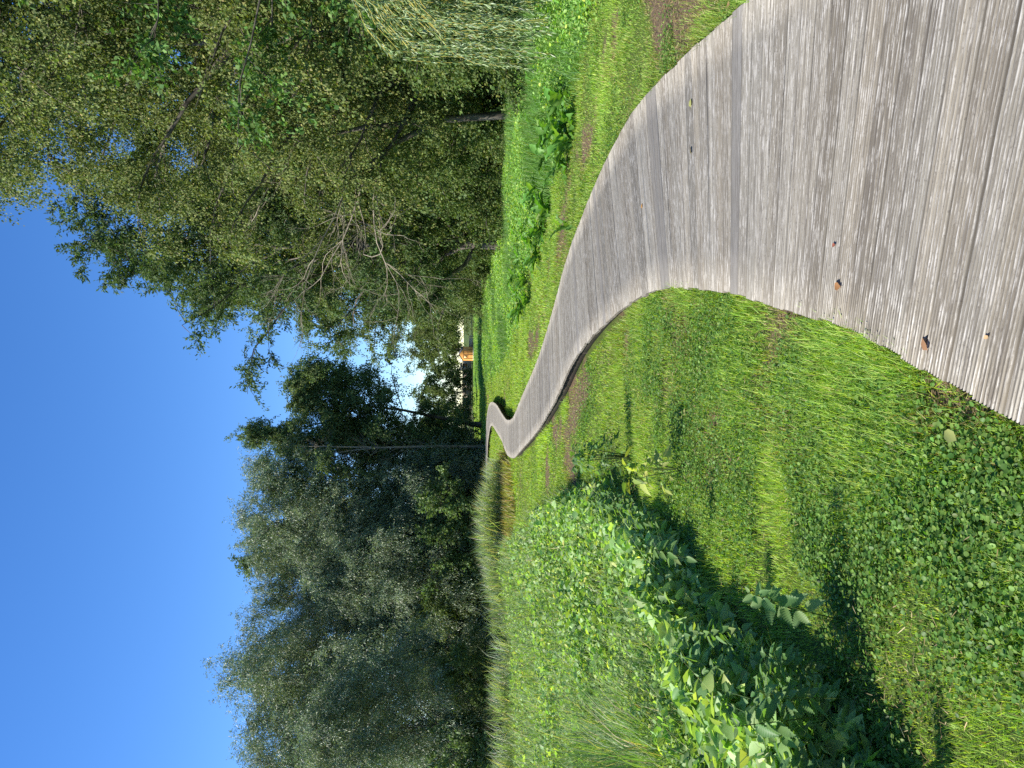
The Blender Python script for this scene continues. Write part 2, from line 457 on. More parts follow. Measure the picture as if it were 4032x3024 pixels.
dk = mapr(fleck.outputs['Fac'], .58, .70, 0, .6)
c2 = mixc(dk, c1, (.09, .075, .06))
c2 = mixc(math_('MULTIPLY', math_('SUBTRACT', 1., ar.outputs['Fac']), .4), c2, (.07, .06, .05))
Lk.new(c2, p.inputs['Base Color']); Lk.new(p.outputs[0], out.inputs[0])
b = N.new('ShaderNodeBump'); b.inputs['Strength'].default_value = .35; b.inputs['Distance'].default_value = .003
Lk.new(fine_n.outputs['Fac'], b.inputs['Height']); Lk.new(b.outputs[0], p.inputs['Normal'])
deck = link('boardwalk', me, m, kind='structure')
# bearers under both edges and the middle
Vs, Ts, o = [], [], 0
def ribbon(fr, wd, z0, z1):
    C = Lk_ + (Rk_ - Lk_) * fr
    ax = nrm(Rk_ - Lk_)
    a = C - ax * wd / 2; b = C + ax * wd / 2
    n = len(C)
    V = np.concatenate([np.c_[a, np.full(n, z0)], np.c_[a, np.full(n, z1)], np.c_[b, np.full(n, z1)], np.c_[b, np.full(n, z0)]])
    i = np.arange(n - 1); qs = []
    for u in range(4):
        v = (u + 1) % 4
        qs.append(np.stack([u * n + i, u * n + i + 1, v * n + i + 1, v * n + i], 1))
    q = np.concatenate(qs)
    return V, np.concatenate([q[:, [0, 1, 2]], q[:, [0, 2, 3]]])
for fr, nm_ in ((.09, 'bearer'), (.5, 'bearer'), (.945, 'bearer')):
    V, T = ribbon(fr, .06, -.20, -.032)
    link('bearer', mesh_from('bearer', V, T), M_darkwood, deck)
pts = []
for k in range(60, nb, 17):
    for fr in (.1, .9):
        c = Lk_[k] + (Rk_[k] - Lk_[k]) * fr
        link('support_post', mesh_from('support_post', *boxes([(c[0]-.045, c[0]+.045, c[1]-.045, c[1]+.045, -.75, -.036)])), M_darkwood, deck) if c[1] < 48 and c[1] > 6 else None

# ------------------------------------------------------------------ lawn grass
def scatter(d0, d1, dens, side=.62, xmargin=1.2, rng=RNG):
    area = (side * (d0 + d1) + 2 * xmargin) * (d1 - d0)
    n = int(area * dens)
    d = d0 + (d1 - d0) * rng.random(n)
    W = side * d + xmargin
    keep = rng.random(n) < W / (side * d1 + xmargin)
    # uniform over the trapezoid
    n2 = int(n * (side * d1 + xmargin) / (side * (d0 + d1) / 2 + xmargin))
    d = d0 + (d1 - d0) * rng.random(n2); W = side * d + xmargin
    x = (rng.random(n2) * 2 - 1) * (side * d1 + xmargin)
    k = np.abs(x) < W
    return x[k], d[k]
def palette(n, cols, wts, jit=.15, rng=RNG):
    c = np.array(cols)[rng.choice(len(cols), n, p=np.array(wts) / np.sum(wts))]
    return np.clip(1.28 * c * (1 + rng.normal(0, jit, (n, 1))) * (1 + rng.normal(0, .05, (n, 3))), .004, .9)
def blades(x, y, h, wd, col, lean=.35, t=BLADE3, z=None, bendr=(.3, 1.6), rng=RNG):
    n = len(x)
    pos = np.stack([x, y, (gz(x, y) if z is None else z) - .01], 1)
    az = rng.random(n) * 2 * pi
    ln = np.abs(rng.normal(0, lean, n))
    d = np.stack([np.cos(az) * np.sin(ln), np.sin(az) * np.sin(ln), np.cos(ln)], 1)
    # lean outwards, tips bend further down
    nn = nrm(np.stack([-np.cos(az) * np.cos(ln), -np.sin(az) * np.cos(ln), np.sin(ln)], 1) + rng.normal(0, .5, (n, 3)))
    return leaves(pos, d, nn, h, wd, col, t, bend=rng.uniform(*bendr, n))
GREEN = [(.125, .195, .03), (.165, .23, .04), (.095, .16, .03), (.21, .25, .065)]
parts = []
for d0, d1 in ((1.0, 2.6), (2.6, 4), (4, 6), (6, 9), (9, 14), (14, 22), (22, 34), (34, 50), (50, 75), (75, 120)):
    dm = (d0 + d1) / 2
    dens = 15500 * min(1, (3 / dm) ** 1.45)
    x, y = scatter(d0, d1, dens)
    k = ~in_path(x, y, -.015) & (x > xb(y) - .45) & (x < xm(y) + .5)
    b_ = bare(x, y)
    k &= (RNG.random(len(x)) > b_ * .80) & (RNG.random(len(x)) < .35 + 1.3 * fbm(x * 2.3, y * 2.3, 77, 3))
    k &= ~((y > 50) & (x < -16))
    x, y = x[k], y[k]
    n = len(x)
    tall = fbm(x * .9, y * .9, 41, 3)
    h = (.030 + .055 * sm(.35, .75, tall)) * RNG.uniform(.6, 1.35, n) * (1 + .5 * sm(8, 30, y))
    edge = np.minimum(np.abs(x - xl(y)), np.abs(x - xr(y)))
    h = h * (1 + .35 * (edge < .15))
    wd = .0028 * max(1, (dm / 3) ** .82) * RNG.uniform(.7, 1.3, n)
    pn = fbm(x * .6 + 9, y * .45, 55, 3)[:, None]
    c = palette(n, GREEN, [4, 4, 3, 2])
    c = c * (1.2 + .95 * pn)
    yel = (RNG.random(n) < .05 + .38 * bare(x + .12, y))[:, None]
    c = np.where(yel, palette(n, [(.26, .21, .09), (.30, .24, .12)], [1, 1]), c)
    parts.append(blades(x, y, h, wd, c, .45, BLADE3 if dm > 3.5 else BLADE))
for d0, d1, dens in ((1.0, 4, 700), (4, 8, 600), (8, 14, 300)):
    x, y = scatter(d0, d1, dens)
    k = ~in_path(x, y, .0) & (x > xb(y) - .3) & (x < xm(y) + .4) & (RNG.random(len(x)) < sm(.42, .68, fbm(x * 1.6 + 7, y * 1.3, 131, 3)) + bare(x, y))
    x, y = x[k], y[k]; n = len(x); az = RNG.random(n) * 2 * pi
    d = np.stack([np.cos(az), np.sin(az), RNG.uniform(.0, .5, n)], 1)
    pos = np.stack([x, y, gz(x, y) + RNG.uniform(.012, .05, n)], 1)
    parts.append(leaves(pos, d, nrm(np.array([0, 0, 1.]) + RNG.normal(0, .3, (n, 3))), RNG.uniform(.02, .06, n), RNG.uniform(.0015, .0035, n) * (1 + .12 * d0), palette(n, [(.34, .27, .13), (.26, .19, .09), (.42, .35, .19), (.16, .11, .06)], [3, 3, 2, 2], .2), BLADE3))
V, T, C = merge(parts)
link('grass', mesh_from('grass', V, T, C), M_grass, kind='stuff')

# clover and ground ivy in the mown strip
parts = []
for d0, d1, dens in ((1.0, 2.6, 12000), (2.6, 4, 11000), (4, 7, 5200), (7, 12, 1700), (12, 20, 350)):
    x, y = scatter(d0, d1, dens)
    pt = fbm(x * 1.25 + 40, y * 1.25, 63, 3)
    bias = .18 * np.exp(-((x + .55) / .8) ** 2) * (y < 6) 
    k = ~in_path(x, y, .01) & (x > xb(y) - .1) & (x < xm(y) + 1) & (pt + bias > .535 + .05 * RNG.normal(size=len(x))) & (RNG.random(len(x)) > bare(x, y) * .8)
    x, y = x[k], y[k]; n = len(x)
    L = RNG.uniform(.009, .020, n) * (1 + .6 * sm(4, 14, y))
    z = gz(x, y) + RNG.uniform(.005, .055, n)
    az = RNG.random(n) * 2 * pi
    d = np.stack([np.cos(az), np.sin(az), RNG.normal(0, .3, n)], 1)
    nn = nrm(np.array([0, 0, 1.]) + RNG.normal(0, .38, (n, 3)))
    c = palette(n, [(.06, .13, .024), (.095, .18, .034), (.14, .22, .045)], [3, 4, 3], .2)
    parts.append(leaves(np.stack([x, y, z], 1), d, nn, L, L * 1.0, c, HEX))
V, T, C = merge(parts)
link('clover', mesh_from('clover', V, T, C), M_herb, kind='stuff')

# ------------------------------------------------------------------ weedy bank on the left
parts = []
def bank_h(x, y):
    return (.11 + .40 * fbm(x * .8, y * .8, 91, 3) + .36 * fbm(x * 2.6, y * 2.6, 92, 2)) * sm(-.08, .30, xb(y) - x)
bands = [(2.0, 4, 4200), (4, 6, 3100), (6, 9, 1900), (9, 13, 1000), (13, 19, 560), (19, 29, 300)]
for d0, d1, dens in bands:
    x, y = scatter(d0, d1, dens, .62, 1.0)
    k = (x < xb(y) + .02) & (RNG.random(len(x)) < sm(.24, .42, fbm(x * .9 + 30, y * .7, 101, 3)) * 1.1 + .08)
    x, y = x[k], y[k]; n = len(x); dm = (d0 + d1) / 2
    hh = bank_h(x, y); g0 = gz(x, y)
    u = RNG.random(n) ** .55
    z = g0 + .04 + hh * u
    grassy = fbm(x * .35 + 5, y * .3, 33, 3)
    broad = RNG.random(n) < sm(.68, .46, grassy) * (1 - .75 * sm(9, 17, y)) + .12 
    x, y, z, u = x[broad], y[broad], z[broad], u[broad]; n = len(x)
    cl = fbm(x * 1.7, y * 1.7, 14, 2)
    L = RNG.uniform(.042, .098, n) * (.7 + .75 * cl) * (1 + .35 * sm(6, 20, y))
    az = RNG.random(n) * 2 * pi
    d = np.stack([np.cos(az), np.sin(az), RNG.normal(-.15, .45, n)], 1)
    nn = nrm(np.array([-.30, -.1, .8]) + RNG.normal(0, .7, (n, 3)))
    c = palette(n, [(.10, .17, .05), (.14, .215, .07), (.19, .26, .10), (.23, .28, .08), (.34, .33, .10)], [4, 4, 3.4, 1.4, .15], .2) * 1.35
    parts.append(leaves(np.stack([x, y, z], 1), d, nn, L, L * RNG.uniform(.55, .85, n), c, HEART if dm < 8 else OVAL if dm < 12 else DIAMOND))
    # long grass between the leaves
    x, y = scatter(d0, d1, dens * (.26 if dm < 9 else .42), .62, 1.0)
    k = (x < xb(y) - .02); x, y = x[k], y[k]
    grassy = fbm(x * .35 + 5, y * .3, 33, 3)
    k = RNG.random(len(x)) < .10 + .9 * sm(.42, .58, grassy + .12 * sm(8, 16, y))
    x, y = x[k], y[k]; n = len(x)
    h = (.25 + bank_h(x, y)) * RNG.uniform(.5, 1.15, n)
    wd = .006 * (1 + .9 * sm(4, 25, y) * 2) * RNG.uniform(.6, 1.4, n)
    c = palette(n, [(.11, .17, .06), (.15, .21, .08), (.16, .20, .10), (.32, .28, .14)], [4, 3, 3, .8], .18) * 1.2
    parts.append(blades(x, y, h, wd, c, .32, BLADE, bendr=(.4, 2.6)))
# browner fringe before the reeds
for cnt, cols in ((26000, [(.24, .21, .06), (.30, .24, .11), (.18, .22, .05), (.24, .14, .06)]),):
    x = RNG.uniform(-17, -2.6, cnt); y = 24.5 + RNG.random(cnt) * 5 + .6 * RNG.normal(size=cnt)
    y = y + sm(-6, -2.6, x) * 3
    k = (fbm(x * .5, y * .4, 8, 3) > .45) & (x < -2.9)
    x, y = x[k], y[k]; n = len(x)
    parts.append(blades(x, y, RNG.uniform(.2, .55, n), RNG.uniform(.012, .03, n), palette(n, cols, [3, 2, 3, 1], .2), .5, BLADE3))
V, T, C = merge(parts)
link('undergrowth', mesh_from('undergrowth', V, T, C), M_herb, kind='stuff')

# reeds standing behind the bank
parts = []
n = 15000
x = RNG.uniform(-21, -3.2, n); y = 28.2 + np.abs(RNG.normal(0, 1.6, n)) + 1.5 * sm(-5.5, -3, x) - 3.5 * sm(-11.5, -16, x)
gap = fbm(x * .55, y * .2, 19, 2)
k = (gap > .34) & ~((x < -12.2) & (x > -13.6) & (RNG.random(n) < .85))
x, y = x[k], y[k]; n = len(x)
h = RNG.uniform(.75, 1.5, n) * (.75 + .5 * fbm(x * .7, y * .3, 4, 2)) * (1 - .35 * sm(-5, -3, x))
c = palette(n, [(.18, .23, .15), (.23, .28, .19), (.15, .21, .11), (.42, .36, .24)], [4, 3, 3, 1.6], .18)
z = gz(x, y)
V1 = blades(x, y, h, RNG.uniform(.018, .034, n), c, .20, BLADE, z=z, bendr=(.6, 2.4))
parts = [V1]
V, T, C = merge(parts)
link('reeds', mesh_from('reeds', V, T, C), M_herb, kind='stuff')

# meadow and border weeds on the right
parts = []
for d0, d1, dens in ((5, 9, 2600), (9, 13, 1700), (13, 18, 950), (18, 26, 520), (26, 40, 240), (40, 60, 110), (60, 105, 40)):
    x, y = scatter(d0, d1, dens, .62, 2.5)
    k = (x > xm(y) + .25 * RNG.normal(size=len(x))) & ~in_path(x, y, .02) & (x < 16)
    x, y = x[k], y[k]; n = len(x); dm = (d0 + d1) / 2
    t1 = fbm(x * .45 + 2, y * .35, 71, 3)
    gr = RNG.random(n) < sm(.40, .60, t1)
    e = sm(-.1, 1.2, x - xm(y))
    hb = (.12 + .42 * fbm(x * .6, y * .5, 29, 3) * e) * (1 - .45 * sm(25, 50, y))
    xx, yy = x[gr], y[gr]; ng = len(xx)
    pn = fbm(xx * .25, yy * .12, 15, 3)[:, None]
    c = palette(ng, [(.075, .155, .032), (.10, .18, .04), (.085, .155, .05), (.2, .2, .07)], [4, 4, 3, .35], .13) * (1.0 + .6 * pn)
    parts.append(blades(xx, yy, (hb[gr] + .1) * RNG.uniform(.6, 1.2, ng), .0055 * max(1, (dm / 7) ** .9) * RNG.uniform(.7, 1.3, ng), c, .4, BLADE if dm < 14 else BLADE3, bendr=(.4, 2.4)))
    xx, yy = x[~gr], y[~gr]; nl = len(xx)
    z = gz(xx, yy) + .03 + hb[~gr] * RNG.random(nl) ** .5 * 1.1
    L = RNG.uniform(.03, .07, nl) * (1 + .9 * sm(10, 45, yy))
    az = RNG.random(nl) * 2 * pi
    d = np.stack([np.cos(az), np.sin(az), RNG.normal(-.1, .4, nl)], 1)
    nn = nrm(np.array([-.3, -.05, .85]) + RNG.normal(0, .5, (nl, 3)))
    c = palette(nl, [(.09, .18, .035), (.12, .21, .045), (.16, .24, .06), (.24, .30, .05)], [4, 4, 2, 1.1], .15) * 1.45
    parts.append(leaves(np.stack([xx, yy, z], 1), d, nn, L, L * RNG.uniform(.5, .8, nl), c, OVAL if dm < 14 else DIAMOND))
V, T, C = merge(parts)
link('meadow_grass', mesh_from('meadow_grass', V, T, C), M_herb, kind='stuff')

# ------------------------------------------------------------------ trees
def bez(a, b, c, n):
    t = np.linspace(0, 1, n)[:, None]
    return (1 - t) ** 2 * a + 2 * t * (1 - t) * b + t * t * c

def tree_data(key, H, R, base=.12, seed=1, nlimb=36, nsub=8, ntwig=8, nleaf=22, leaf=(.09, .06), cols=None, wts=None,
              droop=.25, twig=.8, rise=.5, prof='round', mat=None, trunk_r=.013, tmpl=DIAMOND, lean=(0, 0), jit=.12, upn=.4, bark=None, rag=.3, split=1, shootc=.0):
    r = np.random.default_rng(seed)
    lines = []; thin = []
    trunks = []
    for sI in range(split):
        off = np.array([r.normal(0, R * .22), r.normal(0, R * .22), 0]) * (split > 1)
        n = 9
        z = np.linspace(0, H * .93, n)
        wob = np.cumsum(r.normal(0, .018 * H, (n, 2)), 0) * (np.linspace(0, 1, n)[:, None])
        P = np.c_[wob[:, 0] + lean[0] * (z / H) ** 1.3 + off[0] * (.15 + z / H), wob[:, 1] + lean[1] * (z / H) ** 1.3 + off[1] * (.15 + z / H), z - .3]
        rr = H * trunk_r * (1 - .93 * np.linspace(0, 1, n) ** .85) / (split ** .5)
        rr[0] *= 1.4
        lines.append((P, rr)); trunks.append((P, rr))
    pf = {'round': lambda t: np.sin(pi * np.clip(.10 + .86 * (t - base) / (1 - base), 0, 1)) ** .6,
          'col': lambda t: (np.clip((1 - t) / .22, 0, 1) ** .6) * (.75 + .25 * np.clip((t - base) / .2, 0, 1)),
          'cone': lambda t: np.clip((1.02 - t), 0, 1) ** .75,
          'dome': lambda t: np.clip(1 - ((t - base) / (1 - base)) ** 2.4, 0, 1) ** .6}[prof]
    tb, td, tl = [], [], []
    for i_ in range(nlimb):
        P, rr = trunks[i_ % split]
        t = base + (1 - base) * ((i_ + r.random()) / nlimb) ** .9
        az = i_ * 2.39996 + r.normal(0, .35)
        rad = R * float(pf(t)) * np.clip(r.normal(.88, rag * .6), .35, 1.3) 
        zt = t * H
        cx = np.interp(zt * .93, P[:, 2], P[:, 0]); cy_ = np.interp(zt * .93, P[:, 2], P[:, 1])
        tip = np.array([cx + cos(az) * rad, cy_ + sin(az) * rad, zt + r.normal(0, .03 * H)])
        zs = max(base * H * .5, zt - rise * rad - .02 * H)
        zs = min(zs, H * .92)
        st = np.array([np.interp(zs, P[:, 2], P[:, 0]), np.interp(zs, P[:, 2], P[:, 1]), zs])
        midp = st * .45 + tip * .55 + np.array([0, 0, (.25 * rise + .12) * rad]) + r.normal(0, .05 * R, 3)
        B = bez(st, midp, tip, 8); B[1:-1] += r.normal(0, .018 * R, (6, 3))
        r0 = np.interp(zs, P[:, 2], rr) * .5
        lines.append((B, np.linspace(max(r0, .02), .009, 8)))
        # sub-branches
        f = .22 + .78 * r.random(nsub) ** .8
        idx = f * 7; i0 = np.minimum(idx.astype(int), 6); fr = (idx - i0)[:, None]
        S = B[i0] * (1 - fr) + B[i0 + 1] * fr
        dr = nrm(B[i0 + 1] - B[i0])
        out_ = nrm(np.array([cos(az), sin(az), .15]))
        D = nrm(dr * .5 + out_ * .25 + r.normal(0, .62, (nsub, 3)) + np.array([0, 0, .10 - droop * .5]))
        SL = R * r.uniform(.16, .42, nsub) * (1.1 - .4 * f)
        for k_ in range(nsub):
            e = S[k_] + D[k_] * SL[k_]; mm = (S[k_] + e) / 2 + np.array([0, 0, .1 * SL[k_]])
            e = e - np.array([0, 0, droop * .5 * SL[k_]])
            Q = bez(S[k_], mm, e, 4)
            thin.append((Q, np.array([.014, .011, .008, .004]) * (H / 14)))
            g = r.random(ntwig) ** .8
            tb.append(bez(S[k_], mm, e, 2)[0][None] * 0 + (1-g[:,None])**2*S[k_] + 2*g[:,None]*(1-g[:,None])*mm + g[:,None]**2*e)
            td.append(nrm(D[k_] * .55 + out_ * .2 + r.normal(0, .65, (ntwig, 3)) + np.array([0, 0, -droop])))
            tl.append(twig * r.uniform(.5, 1.25, ntwig))
    # leading shoots
    tb = np.concatenate(tb); td = np.concatenate(td); tl = np.concatenate(tl)
    NT = len(tb)
    u = r.random((NT, nleaf)); uu = u[..., None]
    pos = tb[:, None] + td[:, None] * (uu * tl[:, None, None]) - np.array([0, 0, 1.]) * (droop * .9 * (uu ** 2) * tl[:, None, None])
    pos = pos + r.normal(0, .055 * twig + .02, pos.shape)
    tg = nrm(td[:, None] - np.array([0, 0, 1.]) * (1.8 * droop * uu))
    d = nrm(tg * .8 + r.normal(0, .55, pos.shape) - np.array([0, 0, .25 + droop * .6]))
    nn = nrm(np.array([-.25, -.1, upn]) + r.normal(0, .62, pos.shape))
    pos = pos.reshape(-1, 3); d = d.reshape(-1, 3); nn = nn.reshape(-1, 3)
    k = pos[:, 2] > .12; pos, d, nn = pos[k], d[k], nn[k]
    n = len(pos)
    tw = np.repeat(np.clip(1 + r.normal(0, .16, NT), .6, 1.5), nleaf)[k][:, None]
    c = palette(n, cols, wts, jit, r) * tw * 1.12
    L = leaf[0] * r.uniform(.65, 1.25, n)
    V, T, C = leaves(pos, d, nn, L, L * (leaf[1] / leaf[0]) * r.uniform(.8, 1.2, n), c, tmpl)
    crown = mesh_from(key + '_crown', V, T, C); crown.materials.append(mat or M_tree)
    V1, T1 = tubes(lines, 7); V2, T2 = tubes(thin, 3)
    trunk = mesh_from(key + '_trunk', np.concatenate([V1, V2]), np.concatenate([T1, T2 + len(V1)]), smooth=True); trunk.materials.append(bark or M_bark)
    return trunk, crown

DATA = {}
def plant_tree(key, name, label, cat, x, y, rz=0., sc=1., group=None, z=None):
    tm, cm = DATA[key]
    root = empty(name, (x, y, (float(gz(x, y)) if z is None else z)), label, cat, group, rz, sc)
    link('trunk', tm, None, root); link('crown', cm, None, root)
    return root

BIRCH = dict(cols=[(.095, .122, .034), (.125, .148, .042), (.07, .10, .028), (.19, .175, .06), (.15, .155, .045)], wts=[4, 4, 4, .35, 1.0])
ASH = dict(cols=[(.05, .085, .03), (.065, .10, .035), (.085, .11, .03)], wts=[4, 3, 1])
ALDER = dict(cols=[(.06, .095, .036), (.08, .115, .04), (.11, .14, .045)], wts=[4, 3, 1.6])
WILL = dict(cols=[(.115, .155, .085), (.15, .19, .11), (.19, .225, .15), (.10, .14, .055), (.17, .19, .075)], wts=[4, 4, 2, 3, 1.4])
OAK = dict(cols=[(.06, .12, .03), (.08, .15, .035), (.11, .17, .045)], wts=[3, 3, 1])
SHRUB = dict(cols=[(.06, .095, .028), (.08, .115, .032), (.105, .135, .04), (.13, .14, .035)], wts=[4, 4, 2, .8])

DATA['birch'] = tree_data('birch', 20, 5.4, .10, 3, 84, 9, 14, 34, (.070, .054), droop=.5, twig=.8, rise=.5, prof='round', rag=.35, upn=.35, **BIRCH)
DATA['birch_b'] = tree_data('birch_b', 18, 5.2, .05, 8, 70, 9, 13, 32, (.074, .058), droop=.45, twig=.8, rise=.5, prof='round', rag=.4, upn=.35, split=2, **BIRCH)
DATA['ash'] = tree_data('ash', 17, 5.2, .12, 5, 54, 9, 8, 26, (.16, .055), droop=.12, twig=.62, rise=.75, prof='round', rag=.55, **ASH)
DATA['goat_willow'] = tree_data('goat_willow', 13, 5.2, .04, 6, 62, 8, 12, 26, (.105, .068), droop=.3, twig=.75, rise=.5, prof='dome', rag=.4, split=3, cols=[(.08, .105, .034), (.10, .125, .038), (.125, .145, .05), (.06, .085, .026)], wts=[4, 3, 2, 2])
DATA['alder'] = tree_data('alder', 17, 4.6, .05, 7, 60, 9, 8, 22, (.15, .10), droop=.12, twig=.9, rise=.35, prof='cone', rag=.45, **ALDER)
DATA['poplar'] = tree_data('poplar', 17, 4.8, .04, 17, 58, 9, 8, 22, (.14, .10), droop=.2, twig=.9, rise=.6, prof='round', rag=.45, split=2, **ALDER)
DATA['willow'] = tree_data('willow', 16, 5.8, .03, 9, 72, 10, 9, 26, (.17, .042), droop=.32, twig=1.2, rise=.75, prof='round', rag=.45, mat=M_willow, split=3, **WILL)
DATA['willow_b'] = tree_data('willow_b', 11, 5.0, .02, 10, 60, 10, 9, 24, (.16, .040), droop=.45, twig=1.2, rise=.6, prof='dome', rag=.4, mat=M_willow, split=3, **WILL)
DATA['goat_willow_lean'] = tree_data('goat_willow_lean', 15.5, 4.9, .10, 36, 66, 8, 12, 28, (.105, .068), droop=.3, twig=.75, rise=.5, prof='dome', rag=.4, split=2, lean=(-2.0, 0), cols=[(.08, .115, .034), (.10, .135, .038), (.125, .155, .05), (.06, .09, .026)], wts=[4, 3, 2, 2])
DATA['alder_high'] = tree_data('alder_high', 15.5, 4.6, .52, 27, 44, 9, 8, 22, (.15, .10), droop=.25, twig=1.0, rise=.3, prof='dome', rag=.5, lean=(3.6, 0), **ALDER)
DATA['oak'] = tree_data('oak', 9, 3.6, .25, 12, 22, 7, 6, 20, (.11, .075), droop=.2, twig=.6, rise=.4, prof='round', rag=.5, **OAK)
DATA['shrub'] = tree_data('shrub', 3.4, 2.3, .02, 13, 30, 7, 7, 22, (.085, .055), droop=.2, twig=.5, rise=.5, prof='dome', rag=.4, trunk_r=.012, split=3, **SHRUB)
DATA['sapling'] = tree_data('sapling', 4.2, 1.9, .05, 14, 20, 6, 6, 14, (.15, .12), droop=.1, twig=.6, rise=.7, prof='round', rag=.5, trunk_r=.012, split=3, cols=[(.09, .14, .05), (.12, .17, .07), (.07, .11, .035)], wts=[3, 2, 2])
DATA['garden_tree'] = tree_data('garden_tree', 9, 5.0, .24, 15, 40, 8, 6, 18, (.22, .14), droop=.2, twig=.9, rise=.5, prof='dome', rag=.35, split=2, cols=[(.085, .115, .032), (.11, .14, .036), (.065, .09, .03)], wts=[3, 3, 2])

GR, GL = 'trees along the right of the meadow', 'willows and alders across the pond'
plant_tree('birch', 'birch_tree', 'tall yellowish birch filling the upper right, nearest big tree beside the meadow', 'tree', 10.0, 21.5, .4, (1.0, 1.0, 1.03), GR)
plant_tree('birch_b', 'birch_tree', 'twin stemmed birch standing behind the weeping willow fronds', 'tree', 11.4, 15.5, 1.2, 1., GR)
plant_tree('birch_b', 'birch_tree', 'broad birch just beyond the nearest tall birch, with bare twigs low down', 'tree', 10.3, 28, 2.9, 1.04, GR)
plant_tree('ash', 'ash_tree', 'dark ash with feathery branch ends reaching out against the blue sky', 'tree', 6.0, 33, .9, 1.0, GR)
plant_tree('goat_willow_lean', 'goat_willow', 'rounded green willow tree leaning out behind the dead bare branches', 'tree', 8.3, 42, 0, 1.0, GR)
plant_tree('goat_willow', 'goat_willow', 'smaller willow tree whose crown ends beside the gap of sky', 'tree', 8.0, 54, 2.2, (.88,.88,1.0), GR)
plant_tree('birch_b', 'birch_tree', 'distant birch between the willow tree and the orange shed', 'tree', 10.5, 66, 4.2, .72, GR)
plant_tree('goat_willow', 'goat_willow', 'dark tree overhanging the orange garden shed', 'tree', 11.5, 86, 4.4, .85, GR)
plant_tree('oak', 'oak_tree', 'small bright green oak with lobed leaves in front of the birches', 'tree', 9.0, 14.2, 2.0, 1.0, GR)
plant_tree('ash', 'ash_tree', 'tall ash rising behind the birches at the right edge', 'tree', 15.5, 27, 2.4, 1.15, GR)
plant_tree('goat_willow', 'goat_willow', 'wide willow tree filling the shade behind the comfrey', 'tree', 13.5, 21, 5.0, .9, GR)
plant_tree('goat_willow', 'goat_willow', 'leafy willow tree behind the meadow midway along the row', 'tree', 13.2, 36, 1.0, 1.05, GR)
plant_tree('birch', 'birch_tree', 'birch filling the gap directly behind the nearest tall birch', 'tree', 13.2, 24, 2.2, .95, GR)
plant_tree('birch_b', 'birch_tree', 'birch half hidden behind the dark ash', 'tree', 10.6, 36, 5.2, 1.0, GR)
plant_tree('birch_b', 'birch_tree', 'birch at the back of the right hand row', 'tree', 14, 48, .6, .95, GR)

plant_tree('willow', 'silver_willow', 'tallest silvery willow across the pond, highest against the sky', 'tree', -20.4, 59.6, .5, (1.27, 1.27, 1.17), GL)
plant_tree('willow', 'silver_willow', 'silvery willow at the far left edge across the pond', 'tree', -29.5, 58, 2.6, 1.08, GL)
plant_tree('willow', 'silver_willow', 'grey green willow between the tallest willow and the dark alder', 'tree', -12.5, 62.5, 4.0, 1.18, GL)
plant_tree('willow', 'silver_willow', 'rounded silvery willow closing the dip right of the tallest willow', 'tree', -16.2, 60.8, 5.3, (.94, .94, 1.11), GL)
plant_tree('willow_b', 'silver_willow', 'low bushy silver willow hanging over the reeds at left', 'tree', -19.2, 43.5, 1.1, 1.0, GL)
plant_tree('willow_b', 'silver_willow', 'low willow in front of the tallest silver willow', 'tree', -15.4, 56.5, 3.3, 1.15, GL)
plant_tree('willow_b', 'silver_willow', 'olive willow beside the thin bare trunk', 'tree', -9.9, 58.5, 5.1, 1.13, GL)
plant_tree('poplar', 'alder_tree', 'green alder with a rounded top left of the bare trunk', 'tree', -7.2, 63, .2, 1.05, GL)
plant_tree('alder', 'alder_tree', 'dark pointed alder right of the bare trunk with drooping boughs against the sky', 'tree', -5.2, 67, 1.9, (.84, .84, 1.16), GL)
plant_tree('alder_high', 'alder_tree', 'shorter dark alder at the right end of the far row', 'tree', -3.6, 66, 0, 1.03, GL)
for (x_, y_, rz_, s_, lb) in ((-35, 67, 1, 1.2, 'dark alder behind the far left willow'), (-24.6, 69, 2, 1.15, 'alder showing between the two left willows'), (-15.2, 67, 4, 1.16, 'alder behind the grey green willow')):
    plant_tree('poplar', 'alder_tree', lb, 'tree', x_, y_, rz_, s_, GL)

